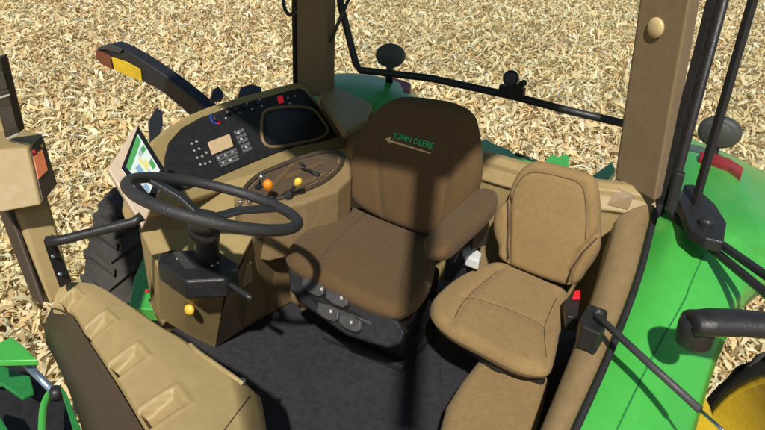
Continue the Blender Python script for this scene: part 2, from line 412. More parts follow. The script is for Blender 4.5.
each('key_print', [disc(PP.at(u + .4, v - .6, .0117), PP.n, .0035, .0006, 6) for u, v in kd] +
     [prism(PP.poly([(u - 1, v - .5), (u + 1, v - 1.2), (u + 1.4, v + .4), (u - .6, v + 1)], .0115), PP.n * .0006) for u, v in [(238, 133), (241, 139), (246, 147), (218, 158), (225, 155), (232, 152), (223, 163), (230, 160)]], console, 'icon', smooth=False)
dk = disc
def ringseg(c, n, r, w, a0, a1, h):
    e1 = (PP.at(240, 110) - PP.at(220, 118)).normalized(); e2 = n.cross(e1); k = 14
    def f(bm):
        R = []
        for i in range(k + 1):
            a = a0 + (a1 - a0) * i / k; d = e1 * math.cos(a) + e2 * math.sin(a)
            R.append([bm.verts.new(c + d * (r - w)), bm.verts.new(c + d * r), bm.verts.new(c + d * r + n * h), bm.verts.new(c + d * (r - w) + n * h)])
        for a, b in zip(R, R[1:]):
            for q in range(4): bm.faces.new((a[q], a[(q + 1) % 4], b[(q + 1) % 4], b[q]))
    return f
gc = PP.at(215, 119, .007)
make('dial', disc(gc, PP.n, .019, .014), console, 'black')
make('dial_ring', ringseg(gc, PP.n, .029, .008, 1.7, 4.4, .003), console, 'blue', smooth=False, label='blue half of the ring round the dial')
make('dial_ring', ringseg(gc, PP.n, .029, .008, -1.8, .9, .003), console, 'redled', smooth=False, label='red half of the ring round the dial')
for u, v in ((226, 113.5), (234, 110.3), (243.5, 107.3), (257, 103.5)):
    k_ = make('switch', lathe(PP.at(u, v, .006), PP.n, [(.013, 0), (.013, .008), (.009, .022), (0, .024)], 16), console, 'black')
each('switch_print', [prism(PP.poly([(u - 1.2, v), (u + .4, v - .7), (u + .8, v + .5), (u - .8, v + 1.2)], .0075), PP.n * .0006) for u, v in [(226, 118), (231, 106.5), (240, 112.5), (247, 103), (252, 109), (260, 99), (262, 105.5), (288, 97.5), (295, 95.6), (290, 103), (222, 109)]], console, 'icon', smooth=False)
make('warning_display', prism(PP.poly([(277, 97), (282, 95.2), (283.5, 102), (279, 104)], .007), PP.n * .003), console, 'redled', smooth=False)
# storage tray with a raised brown lip
trp = even(spline(PP.poly([(263, 114), (275, 108), (296, 106.5), (312, 109), (321, 118), (328, 130), (320, 138), (304, 142), (283, 146), (268, 146), (262, 136)], .009), 8), 60)
tray = make('storage_tray', prism(PP.poly([(265, 116), (280, 110.5), (310, 112.5), (326, 131), (318, 136), (298, 141), (268, 143.5)], .0072), PP.n * .0012), console, 'black', smooth=False)
make('tray_lip', tube(trp, .009, 10, True, up=PP.n, sq=.8), tray, 'trim')
# pedestal and lower console body
T = [at(139, 228, .60), at(158, 268, .55), at(183, 288, .53), at(226, 287, .53), at(252, 238, .56), at(290, 222, .56), at(322, 214, .60), at(350, 196, .62), at(349, 158, .74), at(300, 160, .72), at(222, 182, .70), at(150, 204, .66)]
for q in (5, 6, 7, 8): T[q] = T[q] + V((-.06, 0, -.04))
Bq = [at(152, 306, .1), at(160, 318, .05), at(186, 334, 0), at(215, 348, 0), at(243, 330, 0), at(268, 315, 0), at(292, 302, 0), at(330, 285, 0)]
for q in (8, 9, 10, 11): Bq.append(V((T[q].x - .02, T[q].y, 0)))
mids = [[a.lerp(b, t) + V((0, 0, 0)) for a, b in zip(T, Bq)] for t in (.08,)]
body = make('console_body', loft([T, Bq]), ROOT, 'tan', smooth=False, bevel=.018, seg=3, label='tan lower body under the console and steering column')
make('knob', lathe(at(191, 309, .38) + V((.0, -.0, 0)), V((.15, -.9, .3)), [(.008, -.06), (.01, 0), (.021, .006), (.023, .014), (.017, .022), (0, .024)], 14), body, 'yknob', label='round yellow knob')
make('button', disc(at(147.6, 291, .32), V((.2, -.9, .2)), .008, .008, 10), body, 'red')
ctr_ = sum(T, V((0, 0, 0))) / len(T)
make('lower_side_shade', loft([[T[i] + V((.006, -.003, -.022)) for i in range(3, 9)], [Bq[i] + V((.006, -.003, .012)) for i in range(3, 9)]], closed=False), body, 'trim', smooth=False, label='brown sheet standing in for shade on the console side facing the seat')  # shade on the console's seat side, put in as a brown sheet
make('side_pocket', prism([at(241, 268, .46), at(252, 262, .47), at(253, 281, .36), at(243, 289, .36)], V((-.02, .01, 0))), body, 'tan', smooth=False, bevel=.006)
# lever well
wl = [(262, 199), (246, 196), (238, 188), (256, 172), (280, 163), (298, 157), (330, 150), (343, 155), (341, 168), (330, 180), (310, 190), (288, 198)]
wp = Plane(at(250, 190, .70), at(335, 160, .74), at(300, 190, .69))
well = make('lever_well', prism(wp.poly([(240, 206), (233, 196), (256, 176), (296, 156), (342, 147), (350, 156), (352, 176), (338, 190), (306, 202), (268, 210)]), (0, 0, -.26)), ROOT, 'trim', smooth=False, bevel=.014, seg=3, label='brown well holding the hand levers')
make('well_rim', tube(even(spline(wp.poly([(250, 199), (244, 190), (258, 176), (280, 166), (300, 158), (328, 151), (341, 154), (341, 165), (326, 180), (302, 191), (276, 199)], .004), 8), 50), .011, 8, True, up=wp.n), well, 'tan_dark')
make('well_floor', prism(wp.poly([(252, 197), (248, 190), (260, 178), (300, 160), (328, 153), (338, 156), (338, 165), (324, 178), (300, 189), (276, 197)], .001), wp.n * .004), well, 'cord', smooth=False)
each('slot_plate', [prism(wp.poly([(270, 184), (292, 163), (296, 164), (276, 186)], .005), wp.n * .004), prism(wp.poly([(283, 176), (322, 161), (325, 163), (287, 180)], .005), wp.n * .003), prism(wp.poly([(300, 183), (326, 172), (328, 174), (303, 186)], .005), wp.n * .004)], well, 'lip', smooth=False, bevel=.001)
def lever(u0, v0, u1, v1, r, knob, km, kr, kl, label=None, off=.085):
    a = wp.at(u0, v0, .003); b = wp.at(u1, v1, off); d = (b - a).normalized()
    l = make('lever', tube([a, a.lerp(b, .6), b], [r * 1.3, r, r], 10), well, 'black')
    make('lever_boot', lathe(a, d, [(r * 3, 0), (r * 2.6, .012), (r * 1.8, .02), (r * 1.3, .035)], 12), well, 'black_matt')
    make('lever_knob', lathe(b, d, [(kr * .55, -kl * .25), (kr * .8, 0), (kr, kl * .35), (kr * .95, kl * .65), (kr * .6, kl * .92), (0, kl)], 16), well, km, label=label)
lever(272, 199, 269, 188, .007, 0, 'orange', .022, .052, 'orange lever knob')
lever(288, 196, 296.5, 184, .008, 0, 'yknob', .017, .036, 'yellow lever knob')
lever(258, 188, 261, 178, .005, 0, 'steel', .014, .024, 'bright metal lever knob')
lever(318, 176, 304, 166, .005, 0, 'black', .009, .03, off=.05)
each('cable_clamp', [lathe(wp.at(u, v, .004), wp.n, [(.009, 0), (.009, .012), (.004, .02), (0, .02)], 10) for u, v in ((243, 199), (249, 203), (240, 204), (252, 197))], well, 'steel')

# black fittings behind the console edge
for q in ([(211, 100), (213, 93), (219, 91), (224, 95), (223, 99)], [(238, 96), (241, 90), (252, 88), (262, 90), (262, 93)], [(150, 146), (150, 130), (158, 122), (164, 124), (164, 133), (157, 143)]):
    pq = Plane(at(q[0][0], q[0][1], .86), at(q[2][0], q[2][1], .90), at(q[-1][0], q[-1][1], .86))
    make('console_bracket', prism([at(u, v, .86) + V((0, 0, (q[0][1] - v) * .003)) for u, v in q], V((-.03, .02, -.03))), console, 'black', smooth=False, bevel=.005)

# ------------------------------------------------------------------ steering
wc = V((-1.379, 1.535, 1.019)); wn = V((.067, .393, 1)).normalized()
e1 = V((1, 0, 0)); e1 = (e1 - wn * e1.dot(wn)).normalized(); e2 = wn.cross(e1); RW = .272
sw = make('steering_wheel', tube([wc + (e1 * math.cos(a) + e2 * math.sin(a)) * RW for a in [2 * math.pi * k / 72 for k in range(72)]], .0185, 14, True, up=wn), ROOT, 'rim')
hub = at(206, 219, .93); 
make('hub', lathe(hub, wn, [(.035, -.05), (.06, -.02), (.066, .0), (.058, .018), (.03, .026), (0, .027)], 28), sw, 'black')
def rimpt(a): return wc + (e1 * math.cos(a) + e2 * math.sin(a)) * RW
def near(u, v):
    return min((rimpt(2 * math.pi * k / 180) for k in range(180)), key=lambda p: (V(((p - CAM).dot(CR) / (p - CAM).dot(CF) * 700 + 382.5, 215 - (p - CAM).dot(CU) / (p - CAM).dot(CF) * 700)) - V((u, v))).length)
for u, v in ((150, 176), (279, 204), (205, 234)):
    e = near(u, v); d = (e - hub)
    make('spoke', bar([hub + d * .1, hub + d * .45 + wn * .01, e - wn * .006], .046, .018, up=wn), sw, 'black', bevel=.005)
cb = at(208, 257, .60)
col = make('steering_column', tube([cb - V((0, 0, .03)), cb.lerp(hub, .35), cb.lerp(hub, .7), hub - wn * .03], [.044, .043, .047, .055], 24), ROOT, 'black')
zb = .61
bx = [at(157, 262, zb), at(159, 253, zb), at(170, 249, zb), at(219, 250, zb), at(238, 262, zb), at(238, 270, zb), at(225, 279, zb), at(186, 281, zb)]
cbox = make('column_housing', prism(bx, (0, 0, -.085)), col, 'black', smooth=False, bevel=.012, seg=4)
each('indicator_lamp', [prism([at(u, v, zb + .001), at(u + 3, v + 1, zb + .001), at(u + 3, v + 2.5, zb + .001), at(u, v + 1.5, zb + .001)], (0, 0, .002)) for u, v in ((207, 261), (216, 261.5), (210, 264), (176, 257.5))], col, 'icon', smooth=False)
make('display', prism([at(172, 252.5, zb + .001), at(180, 252, zb + .001), at(196, 268, zb + .001), at(185, 269, zb + .001)], (0, 0, .003)), col, 'grey', smooth=False)
s0 = at(217, 276, .575); s1 = at(252, 299, .555)
make('stalk', tube([s0, s0.lerp(s1, .15), s0.lerp(s1, .3), s0.lerp(s1, .5), s0.lerp(s1, .85), s1], [.022, .019, .012, .010, .013, .011], 12), col, 'black')

# ------------------------------------------------------------------ monitor
mT = at(137, 124, 1.13); mR = at(167, 172, .985); mL = at(108, 168, 1.02)
MP = Plane(mT, mR, mL)
mon = make('monitor', prism(MP.poly([(137, 123), (168, 173), (143, 228), (107, 169)]), -MP.n * .035), ROOT, 'bezel', smooth=False, bevel=.008, label='tilted touchscreen monitor with a pale bezel and a map on screen')
make('screen', prism(MP.poly([(138, 126), (166.5, 172.5), (150, 208), (121, 169)], .001), MP.n * .003), mon, 'screen', smooth=False, bevel=.001)
def mp(px, off=.0045): return prism(MP.poly(px, off), MP.n * .0006)
make('map_display', mp([(138, 134), (160, 170), (149, 194), (127, 168)]), mon, 's_white', smooth=False)
each('map_field', [mp([(137, 135), (141, 141), (130, 171), (126, 167)], .0055), mp([(143, 144), (146, 149), (143, 154), (141, 150)], .0055), mp([(151, 158), (156, 166), (153, 170), (149, 163)], .0055)], mon, 's_green', smooth=False)
each('map_track', [mp([(145, 158), (150, 164), (147, 171), (142, 165)], .0055), mp([(138, 160), (140, 157), (143, 161), (141, 165)], .0055)], mon, 's_yellow', smooth=False)
each('map_water', [mp([(135, 168), (139, 164), (145, 173), (142, 178)], .0055), mp([(149, 176), (153, 172), (155, 176), (151, 184)], .0055), mp([(143, 186), (146, 183), (150, 189), (148, 193)], .0055)], mon, 's_blue', smooth=False)
each('map_shade', [mp([(141, 146), (144, 151), (140, 158), (138, 153)], .0055), mp([(146, 174), (149, 169), (151, 172), (148, 178)], .0055), mp([(133, 176), (136, 172), (140, 179), (138, 183)], .0055)], mon, 's_grey', smooth=False)
make('monitor_stand', tube([at(146, 200, .96) + V((-.03, .05, -.02)), at(150, 206, .82), at(154, 205, .74)], .018), mon, 'black')

# ------------------------------------------------------------------ driver seat
SP = Plane(at(287, 245, .55), at(402, 312, .53), at(345, 205, .50))
dc = [(288, 244), (300, 231), (322, 216), (345, 205), (372, 205), (402, 211), (434, 230), (437, 258), (430, 284), (416, 300), (398, 306), (366, 296), (328, 277), (299, 262), (288, 253)]
grv = [(SP.poly([(312, 268), (330, 245), (362, 222)]), .006, .02), (SP.poly([(398, 300), (405, 270), (420, 240)]), .008, .02)]
shell = make('driver_seat', prism([p - SP.n * .10 for p in SP.poly([(293, 258), (340, 222), (420, 228), (432, 262), (418, 298), (396, 308), (340, 288)])], -SP.n * .07), ROOT, 'black', smooth=False, bevel=.02, label='driver seat with dark brown cloth, armrest and grey control buttons')
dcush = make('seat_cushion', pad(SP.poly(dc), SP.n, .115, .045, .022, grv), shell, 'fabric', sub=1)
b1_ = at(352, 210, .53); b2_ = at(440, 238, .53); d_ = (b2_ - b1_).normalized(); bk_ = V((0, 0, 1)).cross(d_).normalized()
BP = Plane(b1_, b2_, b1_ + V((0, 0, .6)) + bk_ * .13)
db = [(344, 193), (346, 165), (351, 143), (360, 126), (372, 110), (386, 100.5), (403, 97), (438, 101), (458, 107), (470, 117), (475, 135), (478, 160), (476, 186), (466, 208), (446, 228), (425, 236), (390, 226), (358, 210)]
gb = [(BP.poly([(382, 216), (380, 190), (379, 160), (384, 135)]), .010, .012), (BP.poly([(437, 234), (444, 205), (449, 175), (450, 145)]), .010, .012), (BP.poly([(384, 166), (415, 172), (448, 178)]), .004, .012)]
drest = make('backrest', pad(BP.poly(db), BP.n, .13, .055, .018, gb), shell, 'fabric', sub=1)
# dark cover over the upper backrest: same form, cut off at its hem, a little proud of the seat cloth
bpy.context.view_layer.update()
def surf(o):
    dg = bpy.context.evaluated_depsgraph_get(); oe = o.evaluated_get(dg); me = oe.to_mesh()
    t = BVHTree.FromPolygons([v.co.copy() for v in me.vertices], [list(p.vertices) for p in me.polygons]); oe.to_mesh_clear(); return t
def drape(o, P, pts, off, d=None):
    t = surf(o); d = d or -P.n; r = []
    for p in pts:
        h = t.ray_cast(p - d * .5, d, 2)
        r.append((h[0] if h[0] else p) - d * off)
    return r
bpy.context.view_layer.update()
# embroidered lettering
def text_mesh(s, P, a, b, size, mname, name, bold=.012):
    cu = bpy.data.curves.new(name, 'FONT'); cu.body = s; cu.size = 1; cu.offset = bold; cu.resolution_u = 3
    to = bpy.data.objects.new(name, cu); COL.objects.link(to); bpy.context.view_layer.update()
    me = bpy.data.meshes.new_from_object(to.evaluated_get(bpy.context.evaluated_depsgraph_get()))
    bpy.data.objects.remove(to)
    xs = [v.co.x for v in me.vertices]; x0, x1 = min(xs), max(xs)
    pa, pb_ = P.at(*a), P.at(*b); ex = (pb_ - pa); ey = P.n.cross(ex.normalized()) * size
    pts = [pa + ex * ((v.co.x - x0) / (x1 - x0)) + ey * v.co.y for v in me.vertices]
    pts = drape(drest, P, pts, .002)
    for v, p in zip(me.vertices, pts): v.co = p
    o = link(name, me, shell, mname, smooth=False)
    so = o.modifiers.new('t', 'SOLIDIFY'); so.thickness = .002; so.offset = 1
    return o
text_mesh('JOHN DEERE', BP, (394.5, 137.3), (434.5, 148.6), .038, 'thread_green', 'embroidered_letters', .012)
make('embroidered_arrow', [prism(drape(drest, BP, BP.poly([(390, 139), (432.5, 152), (432, 153.3), (390, 141)]), .002), BP.n * .002),
                           prism(drape(drest, BP, BP.poly([(386.5, 138.5), (392.5, 136), (391.8, 143.5)]), .002), BP.n * .002)], shell, 'thread_tan', smooth=False)
def stitch(name, o, P, pts, parent, rad=.0022, mt='cord'):
    q = drape(o, P, even(spline(P.poly(pts), 6, False), 40, False), -rad * .4)
    return make(name, tube(q, rad, 6), parent, mt)
for q_ in ([(382, 218), (380, 190), (379, 160), (383, 132), (392, 112)], [(438, 228), (444, 205), (449, 175), (450, 145), (446, 116)]): stitch('seam', drest, BP, q_, shell)
for q_ in ([(316, 266), (334, 245), (364, 216)], [(399, 296), (405, 270), (420, 232)]): stitch('seam', dcush, SP, q_, shell)
# armrest
AP = Plane(at(495, 188, .80), at(426, 243, .78), at(480, 182, .79))
arm = make('armrest', pad(AP.poly([(423, 241), (426, 234), (446, 216), (466, 197), (478, 187), (488, 185), (496, 188), (498, 195), (492, 206), (474, 223), (456, 239), (446, 247), (436, 249), (427, 248)]), AP.n, .075, .03, .008, N=80), shell, 'fabric', sub=1)
make('armrest_hinge', [prism([at(u, v, .64) for u, v in ((470, 205), (484, 203), (490, 222), (474, 228))], (0, 0, -.12))], shell, 'black', smooth=False, bevel=.012)
# control strip
CPp = Plane(at(290, 272, .475), at(395, 325, .455), at(330, 325, .37))
make('control_panel', prism(CPp.poly([(287, 268), (300, 271), (340, 290), (372, 306), (397, 320), (405, 332), (400, 344), (386, 348), (366, 342), (345, 335), (318, 316), (302, 304), (289, 290)], 0), -CPp.n * .05), shell, 'black', smooth=False, bevel=.012, seg=4)
for u, v in ((312, 286), (336, 297), (327, 311), (349, 322)):
    bt_ = make('seat_button', prism(CPp.poly([(u - 10, v - 9), (u + 3, v - 6), (u + 12, v - 1), (u + 11, v + 8), (u + 6, v + 11), (u - 4, v + 7), (u - 11, v + 1)], .031), -CPp.n * .029), shell, 'switch', smooth=False, bevel=.006, seg=3)
each('button_print', [prism(CPp.poly(q, .0315), CPp.n * .0006) for q in ([(320, 288.5), (322.5, 287.5), (323, 290.5), (321, 291)], [(340, 296.5), (342.5, 296.5), (343, 299.5), (340.5, 300)], [(329.5, 310), (331.5, 309.5), (332.5, 312.5), (330, 313)], [(350, 321), (352.5, 321), (352, 324), (350, 324)])], shell, 'icon2', smooth=False)
make('side_cap', prism([at(289, 276, .38), at(300, 284, .38), at(302, 312, .26), at(290, 300, .26)], V((.02, .05, 0))), shell, 'trim', smooth=False, bevel=.008)
make('suspension', [box((-1.18, 2.40, .2), .40, .30, .36, ax=d_), box((-1.18, 2.38, .03), .44, .36, .05, ax=d_)], shell, 'black_matt', smooth=False, bevel=.02)
make('seatbelt_buckle', prism([at(u, v, .50) for u, v in ((463, 249), (467, 244), (473, 245), (482, 253), (479, 261), (471, 258), (466, 256))], (0, 0, -.05)), shell, 'white', smooth=False, bevel=.008, label='white plastic fitting between the seats')
make('adjuster', [tube([at(452, 262, .5), at(458, 250, .53), at(470, 240, .5)], .012), tube([at(463, 262, .46), at(470, 265, .44), at(478, 262, .42)], .016), box(at(462, 262, .4), .1, .16, .14)], shell, 'black', bevel=.004)

# ------------------------------------------------------------------ passenger seat
QP = Plane(at(432, 300, .44), at(553, 365, .44), at(497, 258, .42))
pc = [(431, 299), (440, 287), (462, 271), (496, 258), (520, 266), (548, 278), (569, 288), (567, 305), (561, 330), (553, 362), (540, 366), (518, 361), (480, 342), (450, 326), (434, 312)]
gq = [(QP.poly([(452, 320), (466, 297), (500, 268)]), .012, .022), (QP.poly([(548, 362), (545, 325), (558, 292)]), .012, .022), (QP.poly([(466, 297), (505, 312), (545, 327)]), .004, .02)]
pseat = make('passenger_seat', prism([p - QP.n * .09 for p in QP.poly([(438, 305), (500, 270), (562, 296), (550, 358), (500, 344)])], -QP.n * .04), ROOT, 'black', smooth=False, bevel=.01, label='smaller passenger seat with tan cloth, nearer the open side')
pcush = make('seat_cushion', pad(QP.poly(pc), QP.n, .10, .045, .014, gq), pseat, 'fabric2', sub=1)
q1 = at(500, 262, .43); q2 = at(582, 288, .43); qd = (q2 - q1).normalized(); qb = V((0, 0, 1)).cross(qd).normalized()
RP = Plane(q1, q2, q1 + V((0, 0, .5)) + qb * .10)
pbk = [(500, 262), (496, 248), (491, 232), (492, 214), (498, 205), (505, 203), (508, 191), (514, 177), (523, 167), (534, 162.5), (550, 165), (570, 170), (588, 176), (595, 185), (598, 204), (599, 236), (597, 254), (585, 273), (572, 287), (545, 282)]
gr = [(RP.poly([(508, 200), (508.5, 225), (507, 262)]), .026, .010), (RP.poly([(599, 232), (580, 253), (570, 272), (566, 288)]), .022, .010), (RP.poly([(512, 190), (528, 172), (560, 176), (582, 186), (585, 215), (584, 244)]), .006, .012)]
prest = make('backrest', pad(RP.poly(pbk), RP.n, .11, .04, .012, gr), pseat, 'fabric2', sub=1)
bpy.context.view_layer.update()
each('piping', [tube([RP.at(u, v, .003) for u, v in ((508, 202), (508.5, 225), (507.5, 245), (508, 259))], .004, 8), tube([RP.at(u, v, .003) for u, v in ((597, 238), (583, 252), (572, 268), (567, 283))], .004, 8)], pseat, 'cord')
for q_ in ([(455, 316), (467, 297), (498, 270)], [(547, 355), (545, 325), (557, 296)], [(467, 297), (505, 311), (545, 326)]): stitch('seam', pcush, QP, q_, pseat)
stitch('seam', prest, RP, [(512, 205), (516, 186), (530, 173), (560, 177), (581, 186), (586, 212), (585, 240)], pseat)
# padded box under it
zb2 = .27
pbx = [(484, 348), (462, 376), (447, 400), (436, 440), (430, 480), (520, 490), (534, 440), (546, 395), (551, 368), (520, 352)]
make('seat_box', loft([[at(u, v, .30) * 1.0 for u, v in pbx], [V((p.x, p.y, 0)) for p in [at(u, v, .30) for u, v in pbx]]]), ROOT, 'fabric2', smooth=False, bevel=.05, seg=6, label='tan cloth covered box under the passenger seat')
bkl = make('seatbelt_buckle', prism([at(u, v, .50) for u, v in ((565, 300), (572, 292), (581, 294), (578, 318), (567, 316))], (0, 0, -.06)), pseat, 'black', smooth=False, bevel=.006)
make('release_button', prism([at(u, v, .503) for u, v in ((572, 300), (574, 293), (580, 292), (580, 300))], (0, 0, .010)), bkl if False else pseat, 'redled', smooth=False, bevel=.002)

# ------------------------------------------------------------------ left sill
so_ = [(657, 205, .78), (650, 222, .75), (635, 278, .66), (608, 348, .56), (571, 430, .46), (545, 480, .40)]
si_ = [(617, 213, .78), (614, 229, .75), (600, 273, .66), (574, 345, .56), (539, 430, .46), (518, 480, .40)]
O = spline([at(*p) for p in so_], 8, False); I = spline([at(*p) for p in si_], 8, False)
def sill(bm):
    R = []
    for a, b in zip(O, I):
        w = b - a
        R.append([V((a.x, a.y, 0)), a + V((0, 0, -.02)), a + w * .08 + V((0, 0, .002)), a + w * .3 + V((0, 0, .012)), a + w * .6 + V((0, 0, .008)), b + V((.01, 0, -.012)), b + V((-.004, 0, -.05)), V((b.x - .02, b.y, b.z - .2)), V((b.x - .03, b.y, 0))])
    loft(R)(bm)
sl = make('side_sill', sill, ROOT, 'trim', label='brown padded sill along the open side of the cab')
make('door_seal', tube([p + V((.012, 0, .0)) for p in O], .013, 10), sl, 'black_matt')
sbx = make('strut_bracket', prism([at(u, v, .66) for u, v in ((580, 318), (589, 303), (608, 310), (607, 322), (600, 334), (582, 326))], (0, 0, -.09)), ROOT, 'black', smooth=False, bevel=.007)
make('bracket_pin', lathe(at(598, 314, .66), (0, 0, 1), [(.017, 0), (.017, .01), (.008, .014), (.008, .02), (0, .02)], 16), sbx, 'grey')
sa = at(597, 316, .68); sb = at(700, 410, .63); sc_ = at(718, 426, .625)
gs = make('gas_strut', tube([sa, sb], .0125, 14), ROOT, 'grey')
make('piston_rod', tube([sb, at(735, 441, .62)], .0055, 10), gs, 'steel')

# ------------------------------------------------------------------ rear deck, pillars
zr = .80
dt_ = [(316, 92), (345, 98), (390, 122), (479, 151), (532, 166), (580, 179), (620, 184), (664, 190)]
dl_ = [(330, 120), (345, 128), (395, 152), (480, 181), (532, 196), (582, 209), (618, 214), (654, 222)]
def deck_b(bm):
    A = spline([at(u, v, zr) for u, v in dt_], 4, False); Bm = []
    for (u, v), (u2, v2) in zip(dt_, dl_):
        yy = min(at(u, v, zr).y - .05, 3.2); yy = max(yy, 2.84); Bm.append(at(u2, v2, y=yy))
    Bm = spline(Bm, 4, False)
    R = []
    for a, b in zip(A, Bm):
        d = (b - a)
        R.append([a + V((.0, .06, -.5)), a + V((0, .05, -.005)), a, a + d * .35 + V((0, -.015, .02)), a + d * .40 + V((0, -.015, 0)), a + d * .95 + V((0, -.02, .012)), b, b + V((0, .0, -.12)), V((b.x, b.y + .02, .02))])
    loft(R)(bm)
deck = make('rear_deck', deck_b, ROOT, 'tan', smooth=False, bevel=.010, seg=3, label='stepped tan deck behind the seats')
bpy.context.view_layer.update(); dkt = surf(deck)
def on_deck(u, v):
    h = dkt.ray_cast(CAM, ray(u, v).normalized(), 9); return h[0] if h[0] else at(u, v, zr)
make('speaker_grille', prism([on_deck(u, v) + V((0, -.003, .003)) for u, v in ((607, 205), (618, 188), (634, 195), (628, 210))], (0, .008, -.008)), deck, 'trim', smooth=False)
make('deck_ledge', prism([at(u, v, .78) for u, v in ((318, 92), (330, 91), (372, 112), (366, 128), (344, 140), (322, 108))], (0, 0, .05)), deck, 'tan', smooth=False, bevel=.012)
# rear left pillar
def px_pillar(cols, name, m, label=None):
    rings = []
    for z, pts in cols: rings.append([at(u, v, z) for u, v in pts])
    return make(name, loft(rings), ROOT, m, smooth=False, bevel=.012, label=label)
base = at(615, 178, .79); base2 = at(655, 200, .79)
def vpil(p_list, z0, z1, lean=V((0, 0, 0))):
    return loft([[V((p.x, p.y, z0)) for p in p_list], [V((p.x, p.y, z1)) + lean for p in p_list]])
rp = [base, base2, base2 + V((.03, .10, 0)), base + V((-.01, .12, 0))]
LEAN = V((-.085, -.045, 0))
rlp = make('rear_pillar', vpil(rp, .78, 2.12, LEAN), ROOT, 'lining', smooth=False, bevel=.012, label='wide brown lined pillar with a round cream dome lamp')
fpn = (rp[1] - rp[0]).cross(V((0, 0, 1))).normalized()
PL = Plane(rp[0], rp[1], V((rp[0].x, rp[0].y, 2.12)) + LEAN)
make('dome_lamp', lathe(PL.at(656.5, 27.5, .001), PL.n, [(.040, 0), (.040, .008), (.034, .014), (.02, .019), (0, .020)], 28), rlp, 'cream')
sp = at(663, 203, .76)
make('pillar_seal', vpil([V((sp.x - .035, sp.y + .01, 0)), V((sp.x + .002, sp.y - .012, 0)), V((sp.x + .014, sp.y + .03, 0)), V((sp.x - .01, sp.y + .06, 0))], .62, 2.12), rlp, 'black_matt', smooth=False, bevel=.006)
# rear right pillar
l1 = at(297, 88, .84); l2 = at(327, 90, .84)
lp = [l1, l2, l2 + V((-.01, .10, 0)), l1 + V((-.05, .10, 0))]
rrp = make('rear_pillar', vpil(lp, .80, 2.12), ROOT, 'lining', smooth=False, bevel=.01, label='dark brown pillar at the rear of the console')
make('pillar_seal', tube([l1 + V((-.012, 0, -.0)), V((l1.x - .012, l1.y, 2.12))], .013, 8), rrp, 'black_matt')
make('cable', tube(spline([at(283, -14, 1.5), at(284, 6, 1.45), at(290, 15, 1.42), at(297, 8, 1.44)], 6, False), .008, 8), rrp, 'black')
# roof: just above the sight lines, outline cut to shape the shade in the cab
make('cab_roof', prism([V((-2.25, 1.42, 2.12)), V((-.50, 1.42, 2.12)), V((-.38, 1.9, 2.12)), V((-.25, 2.5, 2.12)), V((-.16, 3.12, 2.12)), V((-2.25, 3.35, 2.12))], (0, 0, .16)), ROOT, 'green', smooth=False, bevel=.04, label='green cab roof above the pillars')

make('shade_bar', box((-.30, .74, 2.2), .105, 1.5, .08, ax=(.62, .27, 0)), ROOT, 'black', smooth=False, bevel=.01, label='added black bar above the view, casting a stripe on the driver seat')  # added out of view, only to throw the dark stripe on seat and floor
# ------------------------------------------------------------------ rear window frame
w0 = at(338, -20, y=3.33); wa = at(341, 6, y=3.33); wb = at(356, 64, y=3.33); wb2 = at(360, 70, y=3.33)
wcx = at(430, 78, y=3.34); wd = at(513, 96, y=3.34); we = at(570, 111, y=3.33); wf = at(626, 124, y=3.33)
rw = make('rear_window_frame', tube([w0, wa, wb, wb2, wcx, wd, we, wf], .020, 10), ROOT, 'black')
gy = 3.345
make('window_glass', prism([V((wb.x + .01, gy, wb.z)), V((wd.x, gy, wd.z)), V((wf.x, gy, wf.z)), V((wf.x, gy, 2.1)), V((wb.x - .0, gy, 2.1))], (0, .005, 0)), rw, 'glass', smooth=False)
make('window_latch', [box(at(512, 91, y=3.32), .13, .04, .05), lathe(at(511, 78, y=3.32), (.2, -1, .2), [(.03, -.02), (.04, -.01), (.04, .02), (.03, .03), (0, .03)], 16), tube([at(511, 92, y=3.32), at(512, 82, y=3.3)], .022), tube([at(514, 90, y=3.31), at(525, 82, y=3.28)], [.02, .016], 10)], rw, 'black', bevel=.004)
make('window_stay', tube([at(350, -4, y=3.3), at(330, 42, y=3.22)], .010, 8), rw, 'grey')

# ------------------------------------------------------------------ door, opened outward at the rear left pillar
d0 = at(668, 212, .74); d1 = at(770, 297, .74); dd = (d1 - d0).normalized(); dn = dd.cross(V((0, 0, 1)))
if dn.dot(CAM - d0) > 0: dn = -dn
door = make('cab_door', tube([V((d0.x, d0.y, 2.12)), V((d0.x, d0.y, .80)), d0 + V((0, 0, .015)) + dd * .008, d0 + dd * .05, d0 + dd * .6, d0 + dd * .85], .017, 12, up=dn), ROOT, 'black', label='open glass door with a black frame')
f0 = at(692, 214, .77); f1 = at(772, 280, .77)
make('door_rail', bar([V((f0.x, f0.y, 2.12)), V((f0.x, f0.y, .80)), f0 + V((0, 0, -.0))], .036, .024, up=dn), door, 'black', bevel=.006)
make('door_rail', bar([at(690, 208, .80), at(712, 238, .785), f1, at(800, 304, .77)], .03, .026), door, 'black', bevel=.006)
gz = .79
goff = dn * (max((f0 - d0).dot(dn), (at(712, 238, .785) - d0).dot(dn), 0) + .03)
gq_ = [V((d0.x, d0.y, gz)) + dd * .02, V((d0.x, d0.y, gz)) + dd * .84, V((d0.x, d0.y, 2.1)) + dd * .84, V((d0.x, d0.y, 2.1)) + dd * .02]
make('door_glass', prism([p + goff for p in gq_], dn * .006), door, 'glass', smooth=False)
hgp = [at(u, v, .82) for u, v in ((679, 200), (684, 184), (694, 184), (716, 204), (727, 222), (724, 242), (706, 238), (690, 228))]
make('door_hinge', [prism(hgp, (0, 0, -.05)), lathe(at(706, 224, .825), (0, 0, 1), [(.03, -.02), (.03, .02), (.016, .03), (0, .03)], 16)], door, 'black', smooth=False, bevel=.008)
make('door_lock', box(at(676, 192, .95), .03, .03, .16), door, 'black', smooth=False, bevel=.005)

